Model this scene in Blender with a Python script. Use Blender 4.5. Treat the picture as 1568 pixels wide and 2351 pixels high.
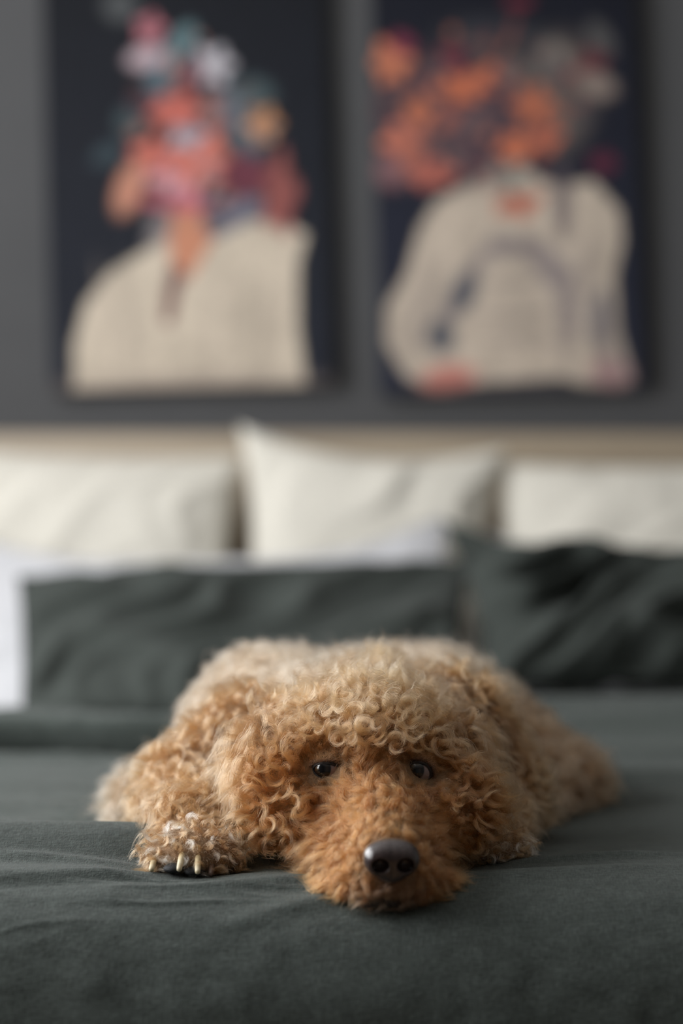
import bpy, bmesh, math
import numpy as np
from mathutils import Vector, Matrix

rng = np.random.default_rng(7)
scene = bpy.context.scene
for o in list(bpy.data.objects):
    bpy.data.objects.remove(o)

# ------------------------------------------------------------------ camera
BED = 0.60                       # height of the bed's top
CAM = (0.0, -2.0, 0.89)
F = 5553.0                       # 85 mm lens on a 24 mm wide frame, in photo pixels
cam_d = bpy.data.cameras.new('camera')
cam_d.sensor_fit = 'HORIZONTAL'
cam_d.sensor_width = 24.0
cam_d.lens = 85.0
cam_d.dof.use_dof = True
cam_d.dof.focus_distance = 1.985
cam_d.dof.aperture_fstop = 1.8
cam_d.dof.aperture_blades = 0
cam_d.clip_start = 0.05
cam = bpy.data.objects.new('camera', cam_d)
scene.collection.objects.link(cam)
cam.location = CAM
cam.rotation_euler = (math.pi / 2, 0, 0)
scene.camera = cam

# ------------------------------------------------------------------ world, window light, exposure
vs = scene.view_settings
vs.view_transform = 'Standard'
vs.look = 'None'
vs.gamma = 1.0
vs.use_curve_mapping = False
vs.exposure = 0.0
world = bpy.data.worlds.new('sky')
scene.world = world
world.use_nodes = True
bg = world.node_tree.nodes['Background']
bg.inputs['Color'].default_value = (0.80, 0.90, 1.0, 1)
bg.inputs['Strength'].default_value = 0.2

WIN_X, WIN_Y0, WIN_Y1, WIN_Z0, WIN_Z1 = -1.45, -0.70, 1.35, 0.88, 2.28


def window_light(name, loc, rot, sx, sy, power, col):
    l = bpy.data.lights.new(name, 'AREA')
    l.shape = 'RECTANGLE'
    l.size, l.size_y = sx, sy
    l.energy = power
    l.color = col
    o = bpy.data.objects.new(name, l)
    scene.collection.objects.link(o)
    o.location = loc
    o.rotation_euler = rot
    return o


# daylight entering by the window in the left wall
window_light('daylight_window', (WIN_X + 0.03, (WIN_Y0 + WIN_Y1) / 2, (WIN_Z0 + WIN_Z1) / 2),
             (math.pi / 2, 0, math.pi / 2 + math.pi), WIN_Y1 - WIN_Y0 - 0.1, WIN_Z1 - WIN_Z0 - 0.1, 72.0, (0.98, 0.99, 1.0))

# ------------------------------------------------------------------ helpers


def at(px, py, d):
    """a point of the place from its place in the photograph and its distance"""
    return np.array([(px - 784.0) / F * d, d + CAM[1], CAM[2] - (py - 1175.5) / F * d])


def mesh_obj(name, verts, faces, mat=None, parent=None, smooth=True):
    me = bpy.data.meshes.new(name)
    if isinstance(faces, np.ndarray) and faces.ndim == 2:
        n, k = faces.shape
        v = np.asarray(verts, dtype=np.float32)
        me.vertices.add(len(v))
        me.vertices.foreach_set('co', v.ravel())
        me.loops.add(n * k)
        me.loops.foreach_set('vertex_index', faces.astype(np.int32).ravel())
        me.polygons.add(n)
        me.polygons.foreach_set('loop_start', np.arange(0, n * k, k, dtype=np.int32))
        me.update(calc_edges=True)
        me.validate()
    else:
        me.from_pydata([tuple(map(float, q)) for q in verts], [], [tuple(map(int, f)) for f in faces])
    if smooth:
        me.polygons.foreach_set('use_smooth', [True] * len(me.polygons))
    if mat:
        me.materials.append(mat)
    o = bpy.data.objects.new(name, me)
    scene.collection.objects.link(o)
    if parent:
        o.parent = parent
        o.matrix_parent_inverse = Matrix.Identity(4)
    return o


def tag(o, label=None, cat=None, group=None, kind=None):
    if label:
        o['label'] = label
    if cat:
        o['category'] = cat
    if group:
        o['group'] = group
    if kind:
        o['kind'] = kind
    return o


def thing(name, loc, label, cat, group=None):
    o = bpy.data.objects.new(name, None)
    o.empty_display_size = 0.05
    scene.collection.objects.link(o)
    o.location = loc
    return tag(o, label, cat, group)


def box(name, lo, hi, mat, parent=None, bevel=0.0, seg=2):
    lo, hi = np.array(lo, float), np.array(hi, float)
    bm = bmesh.new()
    bmesh.ops.create_cube(bm, size=1.0)
    for v in bm.verts:
        v.co = Vector(tuple(lo + (np.array(v.co) + 0.5) * (hi - lo)))
    if bevel:
        bmesh.ops.bevel(bm, geom=list(bm.edges), offset=bevel, segments=seg, profile=0.5, affect='EDGES')
    me = bpy.data.meshes.new(name)
    bm.to_mesh(me)
    bm.free()
    if bevel:
        me.polygons.foreach_set('use_smooth', [True] * len(me.polygons))
    me.materials.append(mat)
    o = bpy.data.objects.new(name, me)
    scene.collection.objects.link(o)
    if parent:
        o.parent = parent
        o.matrix_parent_inverse = Matrix.Translation(parent.location).inverted()
    return o


def hash01(i, j, seed):
    h = (i.astype(np.int64) * 374761393 + j.astype(np.int64) * 668265263 + seed * 1442695041) & 0x7fffffff
    h = ((h ^ (h >> 13)) * 1274126177) & 0x7fffffff
    return ((h ^ (h >> 16)) & 0xffff) / 65535.0


def noise2(x, y, seed=0):
    xi, yi = np.floor(x), np.floor(y)
    fx, fy = x - xi, y - yi
    fx = fx * fx * fx * (fx * (fx * 6 - 15) + 10)
    fy = fy * fy * fy * (fy * (fy * 6 - 15) + 10)
    a, b = hash01(xi, yi, seed), hash01(xi + 1, yi, seed)
    c, d = hash01(xi, yi + 1, seed), hash01(xi + 1, yi + 1, seed)
    return (a + (b - a) * fx + (c - a) * fy + (a - b - c + d) * fx * fy) * 2 - 1


def sstep(a, b, x):
    t = np.clip((x - a) / (b - a), 0, 1)
    return t * t * (3 - 2 * t)


def norm(v):
    return v / np.maximum(np.linalg.norm(v, axis=-1, keepdims=True), 1e-9)


# ------------------------------------------------------------------ materials
class Mat:
    def __init__(self, name, col=(0.5, 0.5, 0.5), rough=0.6, **kw):
        self.m = bpy.data.materials.new(name)
        self.m.use_nodes = True
        self.nt = self.m.node_tree
        self.n = self.nt.nodes
        self.p = self.n['Principled BSDF']
        self.p.inputs['Base Color'].default_value = (*col, 1)
        self.p.inputs['Roughness'].default_value = rough
        for k, v in kw.items():
            self.p.inputs[k.replace('_', ' ')].default_value = v

    def node(self, typ, **kw):
        nd = self.n.new(typ)
        for k, v in kw.items():
            if k in nd.inputs:
                nd.inputs[k].default_value = v
            else:
                setattr(nd, k, v)
        return nd

    def link(self, a, ao, b, bi):
        self.nt.links.new(a.outputs[ao], b.inputs[bi])

    def coords(self, scale=(1, 1, 1), out='Object'):
        tc = self.node('ShaderNodeTexCoord')
        mp = self.node('ShaderNodeMapping')
        mp.inputs['Scale'].default_value = scale
        self.link(tc, out, mp, 'Vector')
        return mp

    def mottled(self, scale, c1, c2, detail=4, rough=0.55, mapscale=(1, 1, 1)):
        mp = self.coords(mapscale)
        nz = self.node('ShaderNodeTexNoise', Scale=scale, Detail=detail, Roughness=rough)
        self.link(mp, 'Vector', nz, 'Vector')
        cr = self.node('ShaderNodeValToRGB')
        cr.color_ramp.elements[0].position, cr.color_ramp.elements[1].position = 0.3, 0.7
        cr.color_ramp.elements[0].color, cr.color_ramp.elements[1].color = (*c1, 1), (*c2, 1)
        self.link(nz, 'Fac', cr, 'Fac')
        self.link(cr, 'Color', self.p, 'Base Color')
        return cr

    def bumps(self, layers, dist=0.001):
        """layers: (map scale, noise scale, detail, strength)"""
        prev = None
        for ms, sc, det, st in layers:
            mp = self.coords(ms)
            nz = self.node('ShaderNodeTexNoise', Scale=sc, Detail=det)
            self.link(mp, 'Vector', nz, 'Vector')
            b = self.node('ShaderNodeBump', Strength=st, Distance=dist)
            self.link(nz, 'Fac', b, 'Height')
            if prev:
                self.link(prev, 'Normal', b, 'Normal')
            prev = b
        self.link(prev, 'Normal', self.p, 'Normal')


def fabric(name, c1, c2, weave=0.35, sheen=0.25, slub=0.3):
    m = Mat(name, c1, 0.88)
    cr = m.mottled(60, c1, c2, 5)
    # the threads of the weave differ a little in tone
    prev = cr
    for ms in ((1, .10, .10), (.10, 1, 1)):
        mp = m.coords(ms)
        nz = m.node('ShaderNodeTexNoise', Scale=1300, Detail=2)
        m.link(mp, 'Vector', nz, 'Vector')
        rp = m.node('ShaderNodeValToRGB')
        rp.color_ramp.elements[0].position, rp.color_ramp.elements[1].position = .3, .7
        k = .30 * slub
        rp.color_ramp.elements[0].color, rp.color_ramp.elements[1].color = (1 - k, 1 - k, 1 - k, 1), (1 + k, 1 + k, 1 + k, 1)
        m.link(nz, 'Fac', rp, 'Fac')
        mx = m.node('ShaderNodeMix', data_type='RGBA', blend_type='MULTIPLY')
        mx.inputs[0].default_value = 1.0
        m.nt.links.new(prev.outputs['Color'] if prev is cr else prev.outputs[2], mx.inputs[6])
        m.nt.links.new(rp.outputs['Color'], mx.inputs[7])
        prev = mx
    m.nt.links.new(prev.outputs[2], m.p.inputs['Base Color'])
    m.p.inputs['Sheen Weight'].default_value = sheen
    m.p.inputs['Sheen Roughness'].default_value = 0.5
    m.p.inputs['Specular IOR Level'].default_value = 0.25
    m.bumps([((1, 0.12, 1), 1100, 2, weave), ((0.12, 1, 1), 1100, 2, weave), ((1, 1, 1), 260, 3, weave * 0.8), ((1, 2.2, 2.2), 45, 4, weave * 1.2)], 0.0011)
    return m.m


M_green = fabric('green_linen', (0.045, 0.055, 0.049), (0.061, 0.073, 0.066), 0.55, 0.12, 1.0)
M_green_p = fabric('green_linen_pillow', (0.040, 0.047, 0.042), (0.050, 0.058, 0.052), 0.35, 0.06)
M_white = fabric('white_cotton', (0.60, 0.60, 0.62), (0.64, 0.64, 0.66), 0.15, 0.02)
M_cream = fabric('cream_linen', (0.70, 0.665, 0.585), (0.735, 0.70, 0.62), 0.3, 0.05)

m = Mat('grey_wall_paint', (0.09, 0.09, 0.093), 0.75)
m.mottled(9, (0.070, 0.070, 0.073), (0.077, 0.077, 0.080))
m.bumps([((1, 1, 1), 300, 3, 0.15)])
M_wall = m.m
m = Mat('white_wall_paint', (0.24, 0.235, 0.225), 0.8)
m.bumps([((1, 1, 1), 300, 3, 0.15)])
M_wall2 = m.m
m = Mat('ceiling_paint', (0.75, 0.75, 0.74), 0.9)
m.bumps([((1, 1, 1), 200, 3, 0.1)])
M_ceil = m.m
m = Mat('oak_floor', (0.3, 0.2, 0.12), 0.45)
m.mottled(7, (0.22, 0.14, 0.08), (0.34, 0.23, 0.14), 8, 0.6, (8, 0.6, 1))
M_floor = m.m
m = Mat('headboard_oak', (0.3, 0.24, 0.18), 0.5)
m.mottled(6, (0.34, 0.275, 0.20), (0.41, 0.335, 0.245), 8, 0.6, (0.8, 6, 9))
M_oak = m.m
m = Mat('mattress_ticking', (0.7, 0.69, 0.66), 0.9)
m.bumps([((1, 1, 1), 500, 2, 0.2)])
M_matt = m.m
m = Mat('white_gloss_paint', (0.75, 0.75, 0.74), 0.35)
m.bumps([((1, 1, 1), 80, 2, 0.03)])
M_trim = m.m
m = Mat('window_glass', (0.9, 0.95, 1.0), 0.02, Transmission_Weight=1.0)
m.bumps([((1, 1, 1), 3, 1, 0.01)])
M_glass = m.m

# ------------------------------------------------------------------ room
YB = 2.16                         # back wall
X0, X1, Y0, Z1 = WIN_X, 2.4, -3.4, 2.6
tag(box('floor', (X0 - .1, Y0 - .1, -0.1), (X1 + .1, YB + .1, 0), M_floor), kind='structure')
tag(box('ceiling', (X0 - .1, Y0 - .1, Z1), (X1 + .1, YB + .1, Z1 + .1), M_ceil), kind='structure')
tag(box('wall_back', (X0 - .1, YB, 0), (X1 + .1, YB + .1, Z1), M_wall), kind='structure')
tag(box('wall_right', (X1, Y0, 0), (X1 + .1, YB, Z1), M_wall2), kind='structure')
tag(box('wall_front', (X0, Y0 - .1, 0), (X1, Y0, Z1), M_wall2), kind='structure')
wl = bmesh.new()
for lo, hi in (((X0 - .1, Y0, 0), (X0, WIN_Y0, Z1)), ((X0 - .1, WIN_Y1, 0), (X0, YB, Z1)),
               ((X0 - .1, WIN_Y0, 0), (X0, WIN_Y1, WIN_Z0)), ((X0 - .1, WIN_Y0, WIN_Z1), (X0, WIN_Y1, Z1))):
    r = bmesh.ops.create_cube(wl, size=1.0)
    for v in r['verts']:
        v.co = Vector([lo[k] + (v.co[k] + .5) * (hi[k] - lo[k]) for k in range(3)])
me = bpy.data.meshes.new('wall_left')
wl.to_mesh(me)
wl.free()
me.materials.append(M_wall2)
o = bpy.data.objects.new('wall_left', me)
scene.collection.objects.link(o)
tag(o, kind='structure')
win = tag(thing('window_1', (X0 - 0.05, 0, 0), None, None), kind='structure')
wy = (WIN_Y0 + WIN_Y1) / 2
for lo, hi in (((X0 - .08, WIN_Y0, WIN_Z0), (X0 - .02, WIN_Y1, WIN_Z0 + .05)), ((X0 - .08, WIN_Y0, WIN_Z1 - .05), (X0 - .02, WIN_Y1, WIN_Z1)),
               ((X0 - .08, WIN_Y0, WIN_Z0 + .05), (X0 - .02, WIN_Y0 + .05, WIN_Z1 - .05)), ((X0 - .08, WIN_Y1 - .05, WIN_Z0 + .05), (X0 - .02, WIN_Y1, WIN_Z1 - .05)),
               ((X0 - .08, wy - .03, WIN_Z0 + .05), (X0 - .02, wy + .03, WIN_Z1 - .05))):
    box('window_frame', lo, hi, M_trim, win, 0.004, 1)
for a, b in ((WIN_Y0 + .05, wy - .03), (wy + .03, WIN_Y1 - .05)):
    box('window_pane', (X0 - .055, a, WIN_Z0 + .05), (X0 - .049, b, WIN_Z1 - .05), M_glass, win)
tag(box('baseboard_back', (X0, YB - .015, 0), (X1, YB, .09), M_trim, None, .004, 1), kind='structure')

# ------------------------------------------------------------------ bed surface
BX0, BX1 = -0.78, 0.80            # bed sides
EDGE_Y, EDGE_R = -0.03, 0.16      # where the foot end starts to round off


def fold(x, y, x0, y0, x1, y1, w, a):
    """a soft ridge from one point to another, fading at both ends"""
    dx, dy = x1 - x0, y1 - y0
    L = math.hypot(dx, dy)
    s = ((x - x0) * dx + (y - y0) * dy) / L
    q = ((x - x0) * -dy + (y - y0) * dx) / L
    q = q + 0.25 * w * noise2(s * 9, q * 0 + x0 * 31, 5)
    return a * np.exp(-(q / w) ** 2) * sstep(-0.25 * L, 0.25 * L, s) * (1 - sstep(0.75 * L, 1.25 * L, s))


def tuck_y(x):
    return 0.90 + 0.05 * noise2(x * 5, x * 0, 14) - 0.10 * (x + 0.45)


def bed_relief(x, y):
    """height of the duvet's folds over its mean level"""
    left = 1 - sstep(-0.16, 0.02, x)
    right = sstep(0.08, 0.22, x)
    h = np.zeros_like(x)
    # the roll along the foot end, higher beside the dog's paw on the left
    h += 0.027 * left * np.exp(-((y - 0.072 - 0.03 * noise2(x * 4, x * 0, 3)) / 0.055) ** 2)
    h += 0.006 * right * np.exp(-((y - 0.02 - 0.02 * noise2(x * 6, x * 0, 4)) / 0.05) ** 2)
    h -= 0.022 * left * np.exp(-((y - 0.235) / 0.10) ** 2)
    # where the dog's weight presses it down
    h -= 0.010 * np.exp(-((x - 0.02) / 0.20) ** 2 - ((y - 0.28) / 0.30) ** 2)
    h -= 0.011 * np.exp(-((x + 0.123) / 0.055) ** 2 - ((y + 0.005) / 0.05) ** 2)
    # long flat wrinkles running across the bed
    wx = x + 0.05 * noise2(x * 3, y * 3, 8)
    wy_ = y + 0.06 * noise2(x * 2.5 + 9, y * 2.5, 9)
    amp = 0.0016 + 0.0022 * left + 0.0016 * sstep(0.3, 0.8, y)
    h += amp * noise2(wx * 3.5, wy_ * 26, 11) + 0.5 * amp * noise2(wx * 7 + 0.8 * wy_, wy_ * 55, 12)
    rid = 1 - np.abs(noise2(wx * 7 + 0.6 * y, wy_ * 62 + 3 * noise2(x * 9, y * 9, 31), 32))
    patch = sstep(-0.2, 0.5, noise2(x * 6 + 3, y * 7, 33) + 0.5 * left)
    h += 0.0022 * rid ** 2 * patch * (0.5 + 1.5 * left)
    h += 0.006 * noise2(x * 3.0, y * 3.2, 13) * sstep(0.15, 0.6, y)
    # tuck with an overlapping fold before the left pillows
    tuck = (1 - sstep(-0.12, 0.02, x))
    fy = tuck_y(x)
    h += tuck * 0.044 * sstep(fy - 0.014, fy + 0.014, y) * (1 - sstep(fy + 0.04, fy + 0.20, y))
    h -= tuck * 0.014 * np.exp(-((y - fy + 0.04) / 0.03) ** 2)
    # rumpled heap before the right pillow
    h += right * (0.050 * np.exp(-((y - 1.14) / 0.11) ** 2) + 0.020 * np.exp(-((y - 0.86 - 0.1 * (x - .4)) / 0.05) ** 2)
                  + 0.014 * np.exp(-((y - 0.60 + 0.05 * (x - .4)) / 0.045) ** 2))
    # folds that fan out from the chin and the paws
    h += fold(x, y, 0.00, -0.09, -0.10, -0.135, 0.010, 0.0045)
    h += fold(x, y, -0.02, -0.06, -0.13, -0.085, 0.009, 0.003)
    h += fold(x, y, 0.13, 0.00, 0.27, 0.02, 0.010, 0.0045)
    h += fold(x, y, 0.12, -0.05, 0.26, -0.03, 0.014, 0.0025)
    h += fold(x, y, -0.16, -0.01, -0.29, 0.005, 0.008, 0.0035)
    h += fold(x, y, -0.16, -0.045, -0.30, -0.06, 0.010, 0.004)
    h += fold(x, y, -0.05, 0.03, -0.15, -0.04, 0.012, 0.003)
    return h


def bed_z(x, y):
    """height of the bed's surface where it is still a top"""
    x, y = np.asarray(x, float), np.asarray(y, float)
    t = np.clip(EDGE_Y - y, 0, EDGE_R * 0.97)
    return BED + bed_relief(x, np.maximum(y, -0.2)) - (EDGE_R - np.sqrt(EDGE_R ** 2 - t ** 2))


def bend(t, r):
    """arc length past the edge -> (outward, down)"""
    t = np.maximum(t, 0)
    a = np.minimum(t / r, math.pi / 2)
    return r * np.sin(a), r * (1 - np.cos(a)) + np.maximum(t - r * math.pi / 2, 0), a


def build_duvet():
    xs = np.concatenate([np.linspace(BX0 - 0.36, -0.36, 60, endpoint=False), np.linspace(-0.36, 0.36, 330, endpoint=False), np.linspace(0.36, BX1 + 0.36, 60)])
    ys = np.concatenate([np.linspace(-0.50, -0.24, 40, endpoint=False), np.linspace(-0.24, 0.25, 260, endpoint=False),
                         np.linspace(0.25, 1.5, 240, endpoint=False), np.linspace(1.5, 1.99, 30)])
    S, T = np.meshgrid(xs, ys)
    rx = 0.09
    oy, dy, ay = bend(EDGE_Y - T, EDGE_R)
    oxl, dxl, _ = bend(BX0 + rx - S, rx)
    oxr, dxr, _ = bend(S - BX1 + rx, rx)
    X = np.clip(S, BX0 + rx, BX1 - rx) - oxl + oxr
    Y = np.maximum(T, EDGE_Y) - oy
    Z = BED - np.maximum(dy, np.maximum(dxl, dxr))
    rel = bed_relief(S, T)
    front = sstep(0.0, 1.2, ay)
    rel = rel * (1 - front) + front * (0.0022 * noise2(S * 7, T * 16 + 3, 21) + 0.0012 * noise2(S * 26, T * 9, 22) + 0.006 * noise2(S * 2.4, T * 3, 23)
                                       + 0.0009 * noise2(S * 50 + T * 20, T * 50, 24))
    fy = tuck_y(S)
    Y = Y - (1 - sstep(-0.12, 0.02, S)) * 0.060 * np.exp(-((T - fy - 0.012) / 0.028) ** 2)
    Y = Y - rel * np.sin(ay)
    Z = Z + rel * np.cos(ay)
    ny, nx = S.shape
    idx = np.arange(nx * ny).reshape(ny, nx)
    f = np.stack([idx[:-1, :-1], idx[:-1, 1:], idx[1:, 1:], idx[1:, :-1]], -1).reshape(-1, 4)
    o = mesh_obj('duvet', np.stack([X, Y, Z], -1).reshape(-1, 3), f, M_green)
    tag(o, 'dark green linen duvet spread over the bed under the dog', 'duvet')
    return o


build_duvet()
bed = thing('bed', (0, 0.9, 0), 'wooden bed with a wide tan headboard behind the pillows', 'bed')
HB = 0.0
box('headboard', (BX0 - .06, YB - .075, 0.12), (BX1 + .06, YB - .02, BED + 0.424), M_oak, bed, 0.008)
box('mattress', (BX0 + .03, EDGE_Y - EDGE_R + .05, 0.30), (BX1 - .03, YB - .08, BED - 0.06), M_matt, bed, 0.04, 4)
box('bed_base', (BX0 + .04, EDGE_Y - EDGE_R + .07, 0.14), (BX1 - .04, YB - .08, 0.30), M_oak, bed, 0.006)
for sx in (BX0 + .10, BX1 - .16):
    for sy in (EDGE_Y - EDGE_R + .12, YB - .2):
        box('leg', (sx, sy, 0), (sx + .06, sy + .06, .14), M_oak, bed, 0.004, 1)


# ------------------------------------------------------------------ pillows
def pillow(name, w, h, t, loc, lean, yaw, roll, mat, label, group, seed, bow=0.04, wr=0.006, corner=(0, 0, 0, 0), taper=0.0, sag=0.0):
    n = 72
    u = np.linspace(-1, 1, n)
    U, V = np.meshgrid(u, u)
    prof = (np.clip(1 - np.abs(U) ** 2.6, 0, 1) ** 0.55) * (np.clip(1 - np.abs(V) ** 2.6, 0, 1) ** 0.55)
    X = w / 2 * U * (1 - bow * (1 - V ** 2) * U ** 2)
    Zz = h / 2 * V * (1 - bow * (1 - U ** 2) * V ** 2)
    X = X * (1 + taper * V)
    Zz = Zz - sag * (1 - U ** 4) ** 1.5 * np.clip((V + 1) / 2, 0, 1) ** 2
    for k, (cu, cv) in enumerate(((-1, 1), (1, 1), (-1, -1), (1, -1))):
        if corner[k]:
            g = np.clip((1 + cu * U) / 2, 0, 1) ** 3 * np.clip((1 + cv * V) / 2, 0, 1) ** 3
            Zz = Zz + cv * corner[k] * g
    wa, wb = .55 * U + .83 * V, .83 * U - .55 * V                # creases run slantwise
    wb = wb + .22 * noise2(U * 1.7 + seed, V * 1.7, seed + 2)
    wrk = .55 - np.abs(noise2(wa * 1.1 + seed, wb * 3.4 + seed * 2, seed)) * 1.3
    wrk2 = noise2(wa * 2.0, wb * 8.0, seed + 4)
    edge = np.sqrt(prof)
    vs_, fs = [], []
    for side in (1, -1):
        D = t / 2 * prof + (wr * wrk * 1.6 + wr * 0.5 * wrk2) * edge
        vs_.append(np.stack([X, -side * D, Zz], -1).reshape(-1, 3))
    idx = np.arange(n * n).reshape(n, n)
    q = np.stack([idx[:-1, :-1], idx[:-1, 1:], idx[1:, 1:], idx[1:, :-1]], -1).reshape(-1, 4)
    # weld the two faces along the seam
    back = idx + n * n
    rim = np.zeros((n, n), bool)
    rim[0], rim[-1], rim[:, 0], rim[:, -1] = True, True, True, True
    back = np.where(rim, idx, back)
    qb = np.stack([back[:-1, :-1], back[1:, :-1], back[1:, 1:], back[:-1, 1:]], -1).reshape(-1, 4)
    V_ = np.concatenate(vs_)
    o = mesh_obj(name, V_, np.concatenate([q, qb]), mat)
    bm = bmesh.new()
    bm.from_mesh(o.data)
    bmesh.ops.delete(bm, geom=[v for v in bm.verts if not v.link_faces], context='VERTS')
    bm.to_mesh(o.data)
    bm.free()
    o.data.polygons.foreach_set('use_smooth', [True] * len(o.data.polygons))
    o.rotation_euler = (-lean, roll, yaw)
    o.location = loc
    tag(o, label, 'pillow', group)
    # a sewn seam runs round the edge
    ring = [(X[0, i], Zz[0, i]) for i in range(n)] + [(X[i, -1], Zz[i, -1]) for i in range(1, n)] + \
           [(X[-1, i], Zz[-1, i]) for i in range(n - 2, -1, -1)] + [(X[i, 0], Zz[i, 0]) for i in range(n - 2, 0, -1)]
    ring = np.array(ring)
    k, r = 5, 0.0028
    vv, ff = [], []
    c = ring.mean(0)
    for i, (a, b) in enumerate(ring):
        dirv = norm(np.array([a, b]) - c)
        for j in range(k):
            an = 2 * math.pi * j / k
            vv.append((a + dirv[0] * r * math.cos(an), r * math.sin(an), b + dirv[1] * r * math.cos(an)))
    m_ = len(ring)
    for i in range(m_):
        for j in range(k):
            ff.append((i * k + j, i * k + (j + 1) % k, ((i + 1) % m_) * k + (j + 1) % k, ((i + 1) % m_) * k + j))
    mesh_obj('seam', vv, ff, mat, o)
    return o


G_P = 'pillows against the headboard'
D2 = math.radians


def lean_loc(px0, px1, top_py, bot_z, d_top, d_bot):
    """centre of a pillow whose lower edge rests at depth d_bot and upper edge at d_top"""
    zt = CAM[2] - (top_py - 1175.5) / F * d_top
    dm = (d_top + d_bot) / 2
    return ((px0 + px1) / 2 - 784) / F * dm, dm + CAM[1], (zt + bot_z) / 2


def put_pillow(name, px0, px1, top_py, d_top, d_bot, t, mat, label, seed, bot_z=BED + 0.012, **kw):
    zt = CAM[2] - (top_py - 1175.5) / F * d_top
    dm = (d_top + d_bot) / 2
    x = ((px0 + px1) / 2 - 784) / F * dm
    w = (px1 - px0) / F * dm
    h = math.hypot(zt - bot_z, d_top - d_bot)
    lean = math.atan2(d_top - d_bot, zt - bot_z)
    return pillow(name, w, h, t, (x, dm + CAM[1], (zt + bot_z) / 2), lean, kw.pop('yaw', 0), kw.pop('roll', 0), mat, label, G_P, seed, **kw)


put_pillow('pillow', -140, 538, 1040, 3.98, 3.88, 0.12, M_cream, 'cream square pillow at the window end, behind the white pillow', 31, bow=0.06, roll=D2(1.6), bot_z=BED + 0.03)
put_pillow('pillow', 536, 1152, 1020, 3.96, 3.87, 0.12, M_cream, 'cream square pillow in the middle, with pointed upper corners', 32, bow=0.15, corner=(.025, .0, 0, 0), roll=D2(2.0))
put_pillow('pillow', 1150, 1850, 1064, 3.98, 3.88, 0.12, M_cream, 'cream square pillow behind the dark rumpled pillow', 33, bow=0.05)
put_pillow('pillow', -190, 1034, 1208, 3.84, 3.40, 0.04, M_white, 'white pillow sticking out at the left of the green one', 34, bow=0.03, sag=0.105, corner=(0, .025, 0, 0))
put_pillow('pillow', 1090, 1900, 1224, 3.80, 3.66, 0.05, M_white, 'white pillow mostly hidden behind the dark rumpled pillow', 35, bow=0.03, sag=0.03)
put_pillow('pillow', 48, 1060, 1308, 3.58, 3.22, 0.06, M_green_p, 'smooth dark green pillow behind the dog, straight upper edge', 36, bow=0.015, wr=0.020, roll=D2(-2.0), taper=0.075, bot_z=BED + 0.025)
put_pillow('pillow', 1052, 1830, 1240, 3.57, 3.36, 0.10, M_green_p, 'rumpled dark green pillow with one corner peaked up', 39, bow=0.10, wr=0.030, corner=(.04, .02, 0, 0), sag=0.03, yaw=D2(9), bot_z=BED + 0.05)


# ------------------------------------------------------------------ pictures on the wall
def paint(px, py, shapes, base, base2):
    """flat print: colours of overlapping shapes, given in the print's own layout"""
    tt = np.clip((py + 80) / 970, 0, 1)[..., None]
    col = np.array(base) * (1 - tt) + np.array(base2) * tt
    for sh in shapes:
        kind, geo, c, soft = sh[:4]
        if kind == 'flower':
            cx, cy, rx, ry, pet, ph = geo
            dx, dy = (px - cx) / rx, (py - cy) / ry
            r = np.hypot(dx, dy)
            a = np.arctan2(dy, dx)
            edge = 0.86 + 0.14 * np.cos(a * pet + ph)
            m_ = 1 - sstep(edge - soft, edge + soft, r)
            shade = 0.82 + 0.18 * np.cos(a * pet + ph) + 0.25 * (noise2(r * 4 + cx, a * pet / 2, int(cx) % 97)) * 0.5
            cc = np.array(c) * np.clip(shade, 0.5, 1.25)[..., None]
        elif kind == 'blob':
            cx, cy, rx, ry, ang = geo
            ca, sa = math.cos(ang), math.sin(ang)
            dx, dy = px - cx, py - cy
            ex, ey = (dx * ca + dy * sa) / rx, (-dx * sa + dy * ca) / ry
            m_ = 1 - sstep(1 - soft, 1 + soft, np.hypot(ex, ey))
            cc = np.array(c) * np.ones(px.shape + (1,))
        else:  # polygon: signed distance by edges
            pts = np.array(geo, float)
            inside = np.zeros(px.shape, bool)
            dist = np.full(px.shape, 1e9)
            for i in range(len(pts)):
                (ax, ay), (bx, by) = pts[i - 1], pts[i]
                cond = ((ay > py) != (by > py)) & (px < (bx - ax) * (py - ay) / (by - ay + 1e-9) + ax)
                inside ^= cond
                ll = (bx - ax) ** 2 + (by - ay) ** 2
                s = np.clip(((px - ax) * (bx - ax) + (py - ay) * (by - ay)) / ll, 0, 1)
                dist = np.minimum(dist, np.hypot(px - ax - s * (bx - ax), py - ay - s * (by - ay)))
            sd = np.where(inside, -dist, dist)
            m_ = 1 - sstep(-soft, soft, sd)
            cc = np.array(c) * (1 + 0.10 * noise2(px / 45, py / 120, 3) + 0.06 * noise2(px / 16, py / 90, 4))[..., None]
        op = sh[4] if len(sh) > 4 else 1.0
        col = col * (1 - m_[..., None] * op) + cc * m_[..., None] * op
    lum = col.mean(-1, keepdims=True)
    col = lum + (col - lum) * 0.80
    col = col * (1 + .10 * noise2(px / 11, py / 11, 8) + .06 * noise2(px / 34, py / 34, 9))[..., None]
    return np.clip(col, 0.003, 1)


def S(r, g, b, k=1.0):
    c = np.array([r, g, b]) / 255.0
    return tuple(np.where(c <= 0.04045, c / 12.92, ((c + 0.055) / 1.055) ** 2.4) * k)


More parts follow.
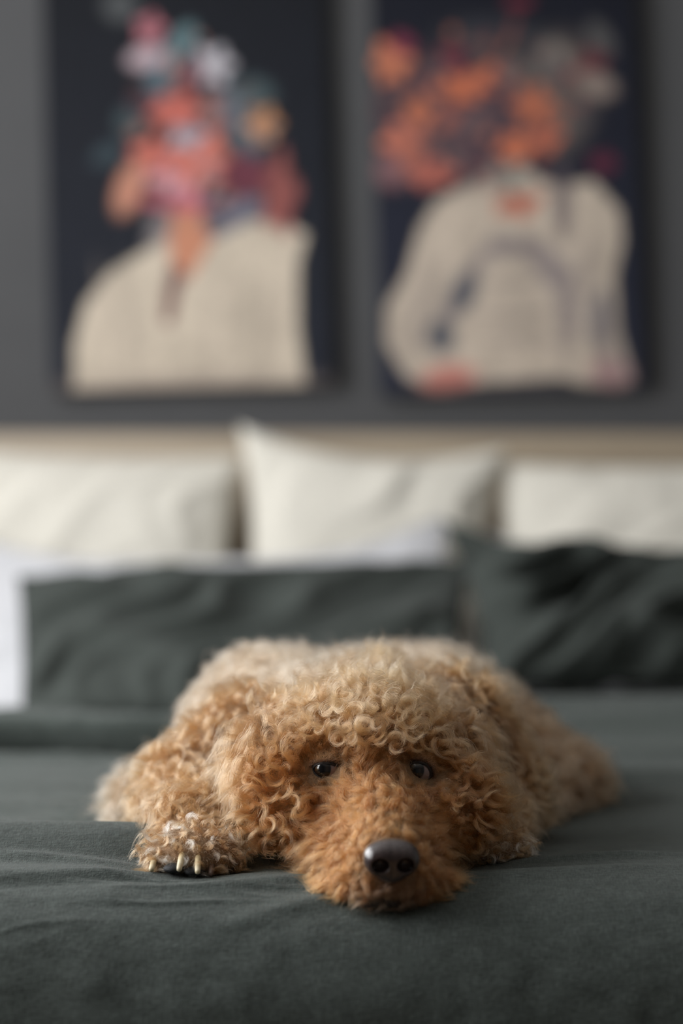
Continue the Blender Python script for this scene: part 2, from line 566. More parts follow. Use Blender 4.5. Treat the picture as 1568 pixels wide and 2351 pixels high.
def canvas(name, pxl, pxr, pyb, pyt, rot, shapes, base, base2, label):
    d = YB - 0.036 - CAM[1]
    w, h = (pxr - pxl) / F * d, (pyb - pyt) / F * d
    cx, cz = ((pxl + pxr) / 2 - 784) / F * d, CAM[2] - ((pyt + pyb) / 2 - 1175.5) / F * d
    root = thing(name, (cx, YB, cz - h / 2), label, 'picture', 'floral canvases on the grey wall')
    nx, ny = 150, 225
    U, V = np.meshgrid(np.linspace(-.5, .5, nx), np.linspace(-.5, .5, ny))
    px = (pxl + pxr) / 2 + U * (pxr - pxl)
    py = (pyt + pyb) / 2 - V * (pyb - pyt)
    col = paint(px, py, shapes, base, base2)
    idx = np.arange(nx * ny).reshape(ny, nx)
    f = np.stack([idx[:-1, :-1], idx[:-1, 1:], idx[1:, 1:], idx[1:, :-1]], -1).reshape(-1, 4)
    ca, sa = math.cos(rot), math.sin(rot)
    lx, lz = U * w, V * h
    verts = np.stack([lx * ca - lz * sa, np.full_like(U, -0.036), lx * sa + lz * ca + h / 2], -1).reshape(-1, 3)
    mm = Mat(name + '_print', (0.5, 0.5, 0.5), 0.7)
    an = mm.node('ShaderNodeAttribute', attribute_name='print')
    mm.link(an, 'Color', mm.p, 'Base Color')
    mm.p.inputs['Specular IOR Level'].default_value = 0.2
    mm.bumps([((1, 1, 1), 900, 1, 0.15)])
    o = mesh_obj('print', verts, f, mm.m, root)
    at_ = o.data.color_attributes.new('print', 'FLOAT_COLOR', 'POINT')
    at_.data.foreach_set('color', np.concatenate([col.reshape(-1, 3), np.ones((nx * ny, 1))], 1).astype(np.float32).ravel())
    b = box('stretcher', (-w / 2, -0.0355, -h / 2), (w / 2, -0.001, h / 2), M_canvas_edge, None, 0.001, 1)
    b.parent = root
    b.location = (0, 0, h / 2)
    b.rotation_euler = (0, -rot, 0)
    return root


m = Mat('canvas_edge', (0.02, 0.021, 0.026), 0.8)
m.bumps([((1, 1, 1), 700, 1, 0.2)])
M_canvas_edge = m.m

left_shapes = [
    ('poly', [(158, 888), (162, 780), (190, 690), (250, 620), (330, 575), (375, 540), (470, 560), (560, 510), (640, 510), (700, 545), (680, 610), (676, 760), (690, 888)], S(205, 188, 165), 5),
    ('poly', [(395, 580), (470, 560), (440, 620), (410, 650), (385, 745), (365, 740), (375, 660)], S(112, 62, 62), 6),
    ('poly', [(395, 470), (490, 470), (480, 560), (430, 640), (390, 600), (380, 540)], S(205, 130, 92), 8),
    ('poly', [(340, 490), (400, 490), (380, 560), (330, 570)], S(140, 130, 130), 10, 0.7),
    ('poly', [(455, 470), (600, 450), (600, 500), (500, 545), (470, 530)], S(108, 106, 122), 8),
    ('flower', (640, 450, 46, 105, 5, 0.4), S(160, 82, 76), 0.2),
    ('flower', (560, 405, 60, 60, 6, 0.4), S(120, 52, 70), 0.2),
    ('flower', (405, 400, 70, 75, 6, 1.0), S(222, 150, 160), 0.15),
    ('flower', (455, 360, 78, 78, 7, 0.2), S(222, 112, 92), 0.15),
    ('blob', (400, 465, 85, 18, 0.1), S(190, 80, 100), 0.4),
    ('flower', (345, 358, 55, 45, 5, 0.5), S(214, 100, 80), 0.15),
    ('blob', (295, 430, 30, 65, 0.35), S(200, 130, 100), 0.3),
    ('flower', (430, 310, 45, 35, 5, 0.2), S(165, 168, 182), 0.2),
    ('flower', (405, 255, 70, 48, 6, 0.3), S(214, 100, 82), 0.15),
    ('flower', (505, 255, 48, 45, 6, 0.9), S(140, 105, 105), 0.25),
    ('blob', (560, 280, 40, 80, -0.4), S(86, 112, 124), 0.35),
    ('flower', (605, 290, 42, 44, 6, 0.4), S(208, 140, 84), 0.15),
    ('flower', (492, 152, 52, 48, 6, 0.2), S(188, 182, 190), 0.15),
    ('blob', (440, 175, 25, 40, 0.5), S(110, 45, 60), 0.3),
    ('blob', (385, 160, 35, 70, 0.5), S(80, 104, 116), 0.4),
    ('blob', (425, 95, 24, 45, 0.6), S(92, 122, 128), 0.3),
    ('flower', (352, 66, 36, 38, 5, 0.4), S(188, 105, 118), 0.15),
    ('blob', (340, 130, 44, 24, -0.2), S(186, 160, 168), 0.3),
    ('blob', (285, 10, 40, 35, 0.2), S(75, 78, 80), 0.4),
    ('blob', (305, 280, 35, 30, 0.0), S(62, 78, 82), 0.4),
    ('blob', (250, 350, 40, 22, -0.4), S(52, 68, 76), 0.4),
    ('blob', (330, 232, 30, 26, 0.0), S(84, 50, 60), 0.4),
    ('blob', (590, 215, 45, 30, 0.3), S(66, 84, 88), 0.4),
]
right_shapes = [
    ('poly', [(880, 700), (930, 620), (960, 520), (1000, 460), (1080, 420), (1180, 400), (1290, 430), (1360, 420), (1420, 490), (1425, 560), (1405, 640),
              (1410, 760), (1440, 880), (1330, 890), (1280, 870), (1080, 880), (1000, 895), (920, 860), (878, 780)], S(196, 178, 158), 6),
    ('poly', [(1130, 540), (1230, 545), (1310, 620), (1320, 760), (1290, 800), (1270, 680), (1200, 590), (1120, 590), (1060, 680), (1000, 800), (960, 790), (1040, 640)], S(128, 116, 120), 14, 0.8),
    ('blob', (1060, 670, 28, 48, 0.4), S(88, 90, 100), 0.4),
    ('blob', (1005, 770, 30, 40, -0.3), S(84, 88, 98), 0.4),
    ('blob', (1370, 740, 22, 70, 0.1), S(110, 105, 112), 0.4),
    ('blob', (1290, 470, 22, 90, 0.0), S(96, 84, 92), 0.4, 0.8),
    ('flower', (1185, 462, 60, 42, 5, 0.5), S(205, 112, 82), 0.2),
    ('flower', (1165, 410, 70, 46, 6, 0.5), S(192, 182, 164), 0.2),
    ('blob', (1020, 865, 62, 30, -0.1), S(204, 120, 104), 0.4),
    ('blob', (1390, 860, 45, 35, 0.3), S(170, 130, 128), 0.4),
    ('blob', (1050, 270, 190, 150, 0.0), S(88, 66, 74), 0.35, 0.85),
    ('blob', (1290, 220, 80, 130, 0.1), S(110, 98, 92), 0.4, 0.7),
    ('blob', (1170, 110, 150, 60, 0.2), S(62, 62, 66), 0.4, 0.7),
    ('flower', (905, 135, 52, 58, 6, 0.2), S(205, 112, 72), 0.15),
    ('blob', (930, 95, 28, 22, 0.5), S(125, 35, 66), 0.3),
    ('flower', (1045, 128, 36, 32, 5, 0.1), S(120, 32, 55), 0.2),
    ('flower', (1065, 200, 55, 38, 6, 0.8), S(214, 106, 56), 0.15),
    ('flower', (1125, 178, 42, 36, 5, 0.3), S(214, 106, 60), 0.15),
    ('flower', (965, 252, 42, 40, 5, 0.4), S(200, 106, 66), 0.2),
    ('flower', (1225, 240, 48, 52, 6, 0.3), S(204, 104, 60), 0.2),
    ('flower', (1255, 315, 42, 36, 5, 0.1), S(214, 104, 66), 0.2),
    ('flower', (1185, 340, 44, 40, 6, 0.6), S(218, 110, 62), 0.15),
    ('flower', (935, 320, 62, 52, 6, 0.1), S(206, 110, 82), 0.15),
    ('flower', (990, 395, 66, 36, 6, 0.9), S(196, 98, 78), 0.15),
    ('blob', (900, 385, 40, 40, 0.0), S(130, 88, 92), 0.4),
    ('flower', (1090, 285, 48, 36, 6, 0.4), S(132, 98, 98), 0.3),
    ('blob', (1275, 150, 40, 52, 0.0), S(128, 116, 108), 0.4),
    ('blob', (1375, 200, 45, 28, 0.4), S(140, 122, 112), 0.4),
    ('flower', (1370, 140, 34, 32, 5, 0.3), S(112, 34, 50), 0.25),
    ('flower', (1385, 380, 34, 26, 5, 0.3), S(108, 32, 62), 0.25),
    ('blob', (1385, 95, 25, 45, -0.5), S(84, 82, 82), 0.4),
    ('blob', (1180, 165, 28, 30, 0.4), S(118, 108, 100), 0.4),
    ('blob', (1200, 5, 30, 12, 0.0), S(120, 30, 52), 0.4),
]


def scatter(seed, cx, cy, rx, ry, n, cols):
    """small petals and leaves strewn between the blooms"""
    r = np.random.default_rng(seed)
    out = []
    for _ in range(n):
        a, q = r.random() * 6.28, math.sqrt(r.random())
        c = np.array(cols[r.integers(len(cols))]) * (.7 + .6 * r.random())
        out.append(('blob', (cx + rx * q * math.cos(a), cy + ry * q * math.sin(a), 10 + 22 * r.random(), 6 + 10 * r.random(), r.random() * 3.14), tuple(c), .3, .55))
    return out


left_shapes += scatter(3, 450, 300, 170, 220, 46, [S(120, 60, 66), S(60, 80, 88), S(40, 34, 44), S(190, 120, 100), S(90, 60, 56), S(150, 140, 146)])
left_shapes += [('blob', (x_, 740, 9, 120, .06 * (x_ - 430) / 100), S(176, 158, 142), .6, .5) for x_ in (235, 290, 470, 525, 590, 640)]
left_shapes += [('blob', (430, 885, 280, 26, 0), S(150, 132, 122), .6, .6)]
right_shapes += scatter(4, 1120, 240, 270, 180, 80, [S(96, 66, 74), S(60, 52, 60), S(190, 100, 66), S(120, 100, 92), S(44, 46, 60), S(130, 60, 60)])
right_shapes += [('blob', (x_, y_, w_, h_, a_), S(142, 128, 124), .6, .55) for x_, y_, w_, h_, a_ in
                 ((1180, 720, 110, 9, 0), (1200, 780, 120, 8, .05), (1170, 650, 80, 8, -.05), (1340, 640, 18, 90, .1), (960, 700, 14, 110, .35), (1390, 800, 20, 70, -.1), (1290, 760, 16, 90, 0))]
right_shapes += [('blob', (1170, 892, 200, 16, 0), S(72, 68, 74), .5, .8)]
canvas('canvas_picture', 108, 752, 890, -90, D2(1.3), left_shapes, S(17, 20, 28), S(34, 38, 50),
       'dark blue canvas print, cream drape under one narrow bunch of flowers')
canvas('canvas_picture', 862, 1466, 897, -90, D2(1.3), right_shapes, S(17, 20, 33), S(38, 42, 60),
       'dark blue canvas print with a wide spray of orange flowers')


# ------------------------------------------------------------------ the dog: implicit body
def sd_ell(p, c, r, rot=None):
    q = p - np.asarray(c)
    if rot is not None:
        q = q @ rot
    r = np.asarray(r)
    k0 = np.linalg.norm(q / r, axis=-1)
    k1 = np.linalg.norm(q / (r * r), axis=-1)
    return k0 * (k0 - 1) / np.maximum(k1, 1e-6)


def sd_cap(p, a, b, ra, rb):
    a, b = np.asarray(a, float), np.asarray(b, float)
    ba = b - a
    t = np.clip(((p - a) @ ba) / (ba @ ba), 0, 1)
    return np.linalg.norm(p - a - t[..., None] * ba, axis=-1) - (ra + (rb - ra) * t)


def rotx(a):
    return np.array(Matrix.Rotation(a, 3, 'X'))


def roty(a):
    return np.array(Matrix.Rotation(a, 3, 'Y'))


def rotz(a):
    return np.array(Matrix.Rotation(a, 3, 'Z'))


HEAD, MUZ, EARL, EARR, BODY, FL, FR, HL, HR = range(9)
PRIMS = [
    # head
    (HEAD, 'e', (.024, .058, .686), (.060, .064, .050), None),
    (HEAD, 'e', (.024, .022, .672), (.052, .036, .036), None),          # brow
    (HEAD, 'e', (-.036, .022, .648), (.040, .048, .037), None),         # cheeks
    (HEAD, 'e', (.084, .026, .642), (.036, .048, .038), None),
    (HEAD, 'e', (-.042, .062, .676), (.030, .042, .040), None),         # temple
    (HEAD, 'c', (.026, .06, .66), (.020, .20, .665), .055, .075),        # neck
    # muzzle
    (MUZ, 'c', (.027, .00, .648), (.036, -.094, .617), .036, .0245),
    (MUZ, 'e', (.030, -.030, .613), (.056, .056, .034), None),           # lips
    (MUZ, 'e', (.028, -.006, .632), (.058, .052, .032), None),           # whisker fur
    (MUZ, 'e', (.036, -.080, .597), (.046, .034, .0190), None),          # chin and flews
    # ears
    (EARL, 'e', (-.062, .052, .668), (.016, .034, .052), roty(-.18)),
    (EARL, 'e', (-.060, .020, .646), (.018, .028, .026), None),
    (EARR, 'e', (.101, .062, .670), (.015, .034, .046), roty(.18)),
    # trunk
    (BODY, 'e', (.005, .235, .672), (.105, .13, .070), None),
    (BODY, 'e', (-.068, .37, .668), (.078, .15, .080), None),
    (BODY, 'e', (.085, .45, .660), (.088, .17, .084), None),
    (BODY, 'e', (.02, .50, .655), (.14, .16, .080), None),
    # left foreleg (image left)
    (FL, 'c', (-.122, .012, .607), (-.128, .055, .622), .021, .024),
    (FL, 'c', (-.128, .055, .622), (-.140, .165, .636), .024, .033),
    (FL, 'c', (-.140, .165, .636), (-.080, .19, .674), .036, .050),
    (FL, 'e', (-.122, .000, .6065), (.031, .026, .0165), None),
    (FL, 'e', (-.150, -.010, .602), (.0105, .016, .0115), None),         # toes
    (FL, 'e', (-.132, -.021, .603), (.0110, .017, .0125), None),
    (FL, 'e', (-.116, -.021, .603), (.0110, .017, .0125), None),
    (FL, 'e', (-.098, -.013, .602), (.0105, .016, .0115), None),
    # right foreleg
    (FR, 'c', (.120, .052, .612), (.126, .11, .622), .020, .023),
    (FR, 'c', (.126, .11, .622), (.142, .20, .636), .024, .032),
    (FR, 'c', (.142, .20, .636), (.098, .20, .690), .036, .052),
    (FR, 'e', (.120, .040, .608), (.028, .026, .0165), None),
    (FR, 'e', (.098, .024, .604), (.010, .015, .0115), None),
    (FR, 'e', (.112, .018, .604), (.0105, .016, .012), None),
    (FR, 'e', (.127, .019, .604), (.0105, .016, .012), None),
    (FR, 'e', (.142, .029, .604), (.010, .015, .0115), None),
    # hind legs
    (HL, 'e', (-.102, .42, .636), (.055, .10, .046), None),
    (HL, 'c', (-.160, .43, .616), (-.192, .33, .613), .030, .022),
    (HL, 'e', (-.194, .315, .608), (.028, .045, .018), None),
    (HR, 'e', (.165, .45, .652), (.105, .12, .040), roty(.6)),
    (HR, 'c', (.235, .42, .622), (.180, .32, .612), .028, .022),
    (HR, 'e', (.172, .30, .608), (.026, .040, .018), None),
]


def prim_d(p, k):
    pr = PRIMS[k]
    if pr[1] == 'e':
        return sd_ell(p, pr[2], pr[3], pr[4])
    return sd_cap(p, pr[2], pr[3], pr[4], pr[5])


KS = 0.008


def sdf(p):
    acc = np.zeros(p.shape[:-1])
    for k in range(len(PRIMS)):
        acc += np.exp(np.clip(-prim_d(p, k) / KS, -60, 60))
    return -KS * np.log(np.maximum(acc, 1e-26))


def sdf_grad(p, e=0.002):
    g = np.zeros_like(p)
    for a in range(3):
        dp = np.zeros(3)
        dp[a] = e
        g[..., a] = sdf(p + dp) - sdf(p - dp)
    return norm(g)


def surface_nets(fn, lo, hi, vox):
    lo, hi = np.asarray(lo, float), np.asarray(hi, float)
    n = np.ceil((hi - lo) / vox).astype(int) + 1
    ax = [lo[i] + np.arange(n[i]) * vox for i in range(3)]
    G = np.stack(np.meshgrid(*ax, indexing='ij'), -1)
    D = np.concatenate([fn(G[i:i + 8]) for i in range(0, n[0], 8)])
    ins = D < 0
    c = [(i, j, k) for i in (0, 1) for j in (0, 1) for k in (0, 1)]

    def sl(a, o):
        return a[o[0]:n[0] - 1 + o[0], o[1]:n[1] - 1 + o[1], o[2]:n[2] - 1 + o[2]]
    cnt = sum(sl(ins, o).astype(int) for o in c)
    act = (cnt > 0) & (cnt < 8)
    acc = np.zeros(act.shape + (3,))
    w = np.zeros(act.shape)
    for a in range(8):
        for b in range(a + 1, 8):
            d = np.abs(np.array(c[a]) - np.array(c[b]))
            if d.sum() != 1:
                continue
            da, db = sl(D, c[a]), sl(D, c[b])
            cr = (da < 0) != (db < 0)
            t = np.where(cr, da / np.where(cr, da - db, 1), 0)
            pt = np.array(c[a]) + t[..., None] * (np.array(c[b]) - np.array(c[a]))
            acc += np.where(cr[..., None], pt, 0)
            w += cr
    vid = -np.ones(act.shape, int)
    vid[act] = np.arange(act.sum())
    base = np.stack(np.meshgrid(*[np.arange(k - 1) for k in n], indexing='ij'), -1)
    V = lo + (base[act] + acc[act] / w[act][:, None]) * vox
    faces = []
    for a in range(3):
        b_, c_ = (a + 1) % 3, (a + 2) % 3
        s0 = [slice(1, n[i] - 1) for i in range(3)]
        s0[a] = slice(0, n[a] - 1)
        s1 = list(s0)
        s1[a] = slice(1, n[a])
        i0, i1 = ins[tuple(s0)], ins[tuple(s1)]
        cr = np.argwhere(i0 != i1)
        sgn = i0[i0 != i1]
        off = np.array([1, 1, 1])
        off[a] = 0
        q = cr + off
        eb, ec = np.eye(3, dtype=int)[b_], np.eye(3, dtype=int)[c_]
        quad = np.stack([vid[tuple((q - eb - ec).T)], vid[tuple((q - ec).T)], vid[tuple(q.T)], vid[tuple((q - eb).T)]], -1)
        quad[~sgn] = quad[~sgn][:, ::-1]
        faces.append(quad)
    return V, np.concatenate(faces)


# bed below the dog as seen by fur
def keep_above_bed(P, eps=0.0012):
    z = bed_z(P[..., 0], P[..., 1]) + eps
    P[..., 2] = np.maximum(P[..., 2], z)
    return P


dog = thing('dog', (0.02, 0.25, BED), 'curly golden-brown dog lying with its chin on the green duvet', 'dog')


def under_dog(o):
    o.parent = dog
    o.matrix_parent_inverse = Matrix.Translation(dog.location).inverted()
    return o


m = Mat('dog_skin', (0.16, 0.09, 0.045), 0.9)
m.mottled(90, (0.17, 0.098, 0.05), (0.24, 0.145, 0.08))
m.bumps([((1, 1, 1), 400, 3, 0.6)], 0.002)
M_skin = m.m
BV, BF = surface_nets(lambda p: np.maximum(sdf(p), bed_z(p[..., 0], p[..., 1]) + .004 - p[..., 2]), (-.26, -.15, .56), (.30, .70, .80), 0.005)
body = under_dog(mesh_obj('body', BV, BF, M_skin))


# eyes: find the skin in front of each
def skin_y(x, z, y0=-.16, y1=.12):
    ys = np.linspace(y0, y1, 700)
    d = sdf(np.stack([np.full_like(ys, x), ys, np.full_like(ys, z)], -1))
    i = np.argmax(d < 0)
    return ys[i]


ER = 0.0132
EYES = []
for px, py, gaze, op in ((752, 1766, (-.52, -.85, .16), dict(w=.0116, h=.0058, tilt=-.12, ze=1.75)),
                         (961, 1770, (-.42, -.85, .22), dict(w=.0094, h=.0076, tilt=-.35, ze=1.30))):
    p = at(px, py, 2.0)
    EYES.append((np.array([p[0], skin_y(p[0], p[2]) + ER * 0.68, p[2]]), np.array(gaze) / np.linalg.norm(gaze), op))
NOSE = np.array([.0385, -.118, .6195])
print('paw bed', bed_z(-.123, -.03), 'eyes', [e[0] for e in EYES], 'muzzle tip', skin_y(NOSE[0], NOSE[2]), 'bed at chin', bed_z(.036, -.1), sdf(np.array([[.036, -.09, .578]])))

# ------------------------------------------------------------------ fur
tri = np.concatenate([BF[:, [0, 1, 2]], BF[:, [0, 2, 3]]])
tv = BV[tri]
area = 0.5 * np.linalg.norm(np.cross(tv[:, 1] - tv[:, 0], tv[:, 2] - tv[:, 0]), axis=-1)


def sample(n):
    i = rng.choice(len(tri), n, p=area / area.sum())
    a, b = rng.random(n), rng.random(n)
    fl = a + b > 1
    a[fl], b[fl] = 1 - a[fl], 1 - b[fl]
    q = tv[i]
    return q[:, 0] + a[:, None] * (q[:, 1] - q[:, 0]) + b[:, None] * (q[:, 2] - q[:, 0])


def thin(P, rad):
    """poisson-like thinning on a hash grid; rad per point"""
    order = rng.permutation(len(P))
    cell = 0.0045
    grid = {}
    keep = []
    K = np.floor(P / cell).astype(int)
    for i in order:
        r = rad[i]
        c = K[i]
        m_ = int(math.ceil(r / cell))
        ok = True
        for dx in range(-m_, m_ + 1):
            for dy in range(-m_, m_ + 1):
                for dz in range(-m_, m_ + 1):
                    for j in grid.get((c[0] + dx, c[1] + dy, c[2] + dz), ()):
                        if (P[i] - P[j]) @ (P[i] - P[j]) < r * r:
                            ok = False
                            break
                    if not ok:
                        break
                if not ok:
                    break
            if not ok:
                break
        if ok:
            grid.setdefault((c[0], c[1], c[2]), []).append(i)
            keep.append(i)
    return np.array(keep)


def regions(P):
    D = np.stack([prim_d(P, k) for k in range(len(PRIMS))], -1)
    ids = np.array([pr[0] for pr in PRIMS])
    return ids[np.argmin(D, -1)]


R0 = sample(42000)
N0 = sdf_grad(R0)
facing = (R0 - np.array(CAM))
facing = -(norm(facing) * N0).sum(-1)
ok = (R0[:, 2] > bed_z(R0[:, 0], R0[:, 1]) + 0.002) & ((facing > -0.55) | (R0[:, 1] > .1))
R0, N0 = R0[ok], N0[ok]
REG0 = regions(R0)
sp = np.select([REG0 == MUZ, REG0 == HEAD, REG0 <= EARR, REG0 == BODY, (REG0 == FL) | (REG0 == FR)], [.0050, .0062, .0066, .0080, .0062], .0080)
k = thin(R0, sp)
R0, N0, REG0 = R0[k], N0[k], REG0[k]
print('locks', len(R0), [int((REG0 == r).sum()) for r in range(9)])


def field(P, N, REG, calm=1.0):
    """comb direction, length, curl radius, turns, droop, tint of the coat at each root"""
    n = len(P)
    down = np.array([0, 0, -1.0])
    T = np.tile(down, (n, 1))
    L = np.full(n, .030)
    CR = np.full(n, .0048)
    TU = np.full(n, 1.3)
    DR = np.full(n, .75)
    mz = REG == MUZ
    hd = REG == HEAD
    # muzzle: away from the nose, short and wavy
    fromnose = norm(P - (NOSE + np.array([0, .0, .004])))
    T = np.where(mz[:, None], fromnose + np.array([0, .0, -.45]), T)
    L = np.where(mz, .028, L)
    CR = np.where(mz, .0034, CR)
    TU = np.where(mz, .9, TU)
    DR = np.where(mz, .94, DR)
    dn = np.linalg.norm(P - NOSE, axis=-1)
    L = np.where(mz, L * (0.30 + 0.70 * sstep(.020, .062, dn)), L)
    bridge = mz * sstep(.2, .7, N[:, 2]) * (1 - sstep(.022, .045, np.abs(P[:, 0] - .033)))
    L = L * (1 - .30 * bridge)
    DR = np.where(mz, DR + .04 * bridge, DR)
    stop = mz * sstep(-.045, -.005, P[:, 1])
    CR = CR * (1 + .25 * stop)
    TU = TU * (1 + .35 * stop)
    DR = DR * (1 - .15 * stop)
    # crown: outward and up, then falling over
    crown = hd & (P[:, 2] > .690)
    out = norm((P - np.array([.024, .07, .655])) * np.array([1, .9, 1.0]))
    T = np.where(hd[:, None], out + np.array([0, -.25, -.35]), T)
    T = np.where(crown[:, None], out * .6 + np.array([0, -.5, -.05]) + rng.normal(0, .45, (n, 3)), T)
    up = sstep(.675, .725, P[:, 2])
    L = np.where(hd, .027 + .006 * up, L)
    CR = np.where(hd, .0044 + .0018 * up, CR)
    TU = np.where(hd, 1.35 + .2 * up, TU)
    DR = np.where(hd, .80, DR)
    ear = (REG == EARL) | (REG == EARR)
    T = np.where(ear[:, None], down + 0.35 * N, T)
    L = np.where(ear, .036 * (.35 + .65 * sstep(.62, .665, P[:, 2])), L)
    CR = np.where(ear, .0042, CR)
    TU = np.where(ear, 1.0, TU)
    DR = np.where(ear, .85, DR)
    leg = (REG == FL) | (REG == FR)
    L = np.where(leg, .027, L)
    DR = np.where(leg, .85, DR)
    CR = np.where(leg, .0040, CR)
    TU = np.where(leg, .95, TU)
    T = np.where(leg[:, None], down + np.array([0, -.5, 0]), T)
    paw = leg & (P[:, 1] < np.where(REG == FL, .03, .067))
    L = np.where(paw, .0125, L)
    CR = np.where(paw, .0034, CR)
    TU = np.where(paw, 0.8, TU)
    T = np.where(paw[:, None], norm(P - np.where(REG[:, None] == FL, np.array([-.122, .02, .612]), np.array([.120, .059, .612]))) * .8 + np.array([0, -.3, -.35]), T)
    bd = (REG == BODY) | (REG == HL) | (REG == HR)
    L = np.where(bd, .024, L)
    CR = np.where(bd, .0042, CR)
    TU = np.where(bd, .9, TU)
    T = np.where(bd[:, None], down * .7 + np.array([0, .5, 0]), T)
    # round the eyes: short hair that lies away from them
    for c, g, op in EYES:
        v = P - (c + np.array([0, -.008, 0]))
        dd = np.linalg.norm(v * np.array([.85, .9, 1.05]), axis=-1)
        wgt = 1 - sstep(.013, .028, dd)
        L = L * (1 - wgt) + wgt * (.0050 + .20 * np.maximum(dd - .012, 0))
        CR = CR * (1 - .85 * wgt)
        TU = TU * (1 - .6 * wgt)
        rad = norm(v * np.array([1, .2, 1]))
        T = T * (1 - wgt[:, None]) + (rad * 1.2 + np.array([0, 0, .0])) * wgt[:, None]
        DR = DR * (1 - wgt) + .93 * wgt
    sw = np.stack([noise2(P[:, 0] * 38 + P[:, 2] * 21 + 7 * k_, P[:, 1] * 38 + P[:, 2] * 33 - 3 * k_, 50 + k_) for k_ in range(3)], -1)
    T = norm(T) + (sw * .75 + rng.normal(0, .20, T.shape)) * np.where(mz, .45, 1.0)[:, None] * calm
    # lay along the skin
    T = norm(T - N * np.clip((T * N).sum(-1, keepdims=True), -9, 0))
    return T, L, CR, TU, DR


def perp(D):
    a = np.where(np.abs(D[:, 2:3]) < .8, np.array([0, 0, 1.0]), np.array([1.0, 0, 0]))
    e1 = norm(np.cross(D, a))
    return e1, np.cross(D, e1)


MP = 15


def guides(P, N, T, L, CR, TU, DR, LAY):
    n = len(P)
    s = np.linspace(0, 1, MP)
    b = np.clip(LAY[:, None] + s[None, :] * 1.6, 0, 1) * DR[:, None]
    d = norm(N[:, None, :] * (1 - b)[..., None] + T[:, None, :] * b[..., None])
    step = (L / (MP - 1))[:, None, None] * d
    G = P[:, None, :] + np.concatenate([np.zeros((n, 1, 3)), np.cumsum(step[:, 1:], 1)], 1)
    mean = norm(G[:, -1] - G[:, 0])
    e1, e2 = perp(mean)
    ph = rng.random(n) * 2 * math.pi
    hand = np.where(rng.random(n) < .5, 1, -1)
    ang = ph[:, None] + hand[:, None] * 2 * math.pi * TU[:, None] * s[None, :]
    ramp = sstep(0, .35, s)[None, :] * (1 - .25 * s)[None, :]
    R = CR[:, None] * ramp
    G = G + (R * np.cos(ang))[..., None] * e1[:, None, :] + (R * np.sin(ang))[..., None] * e2[:, None, :]
    return G


T0, L0, CR0, TU0, DR0 = field(R0, N0, REG0)
var = rng.random(len(R0))
L0 = L0 * (.75 + .55 * var)
CR0 = CR0 * (.7 + .6 * rng.random(len(R0)))
TU0 = TU0 * (.7 + .6 * rng.random(len(R0)))
eye_d = np.min([np.linalg.norm((R0 - c - np.array([0, -.006, 0])) * np.array([1, .6, op['ze']]), axis=-1) for c, g, op in EYES], 0)
alive = (eye_d > .0124) & (np.linalg.norm((R0 - NOSE) * np.array([1, .8, 1.15]), axis=-1) > .0195)
R0, N0, REG0, T0, L0, CR0, TU0, DR0, var = [a[alive] for a in (R0, N0, REG0, T0, L0, CR0, TU0, DR0, var)]
LAY0 = np.maximum(np.where(REG0 == MUZ, .42 * (1 - sstep(-.05, -.005, R0[:, 1])), 0), .55 * (1 - sstep(.016, .034, eye_d[alive])))
G0 = guides(R0, N0, T0, L0, CR0, TU0, DR0, LAY0)
# push the locks out of the skin
for _ in range(2):
    d = sdf(G0)
    need = .0025 * np.linspace(0, 1, MP)[None, :] ** .5
    pen = np.maximum(need - d, 0)
    G0 = G0 + pen[..., None] * sdf_grad(G0)

# keep the sight of the eyes free
for c, g, op in EYES:
    ax = norm(np.array(CAM) - c)
    v = G0 - c
    al = np.maximum((v * ax).sum(-1, keepdims=True), 0)
    off = v - al * ax
    r = np.linalg.norm(off * np.array([1, 1, op['ze']]), axis=-1, keepdims=True)
    lim = .0112
    G0 = np.where((r < lim) & (al > 0), G0 + off / np.maximum(r, 1e-5) * (lim - r), G0)
G0 = keep_above_bed(G0, np.where((REG0 == EARL) | (REG0 == EARR) | (REG0 == HEAD), .015, .003)[:, None])


def lin(c):
    return np.array(S(*c))


# coat colours: golden crown, redder muzzle, paler trunk
C_GOLD, C_RED, C_PALE, C_BROWN, C_WHITE = lin((174, 135, 97)), lin((147, 94, 53)), lin((184, 153, 122)), lin((112, 76, 50)), lin((222, 208, 190))


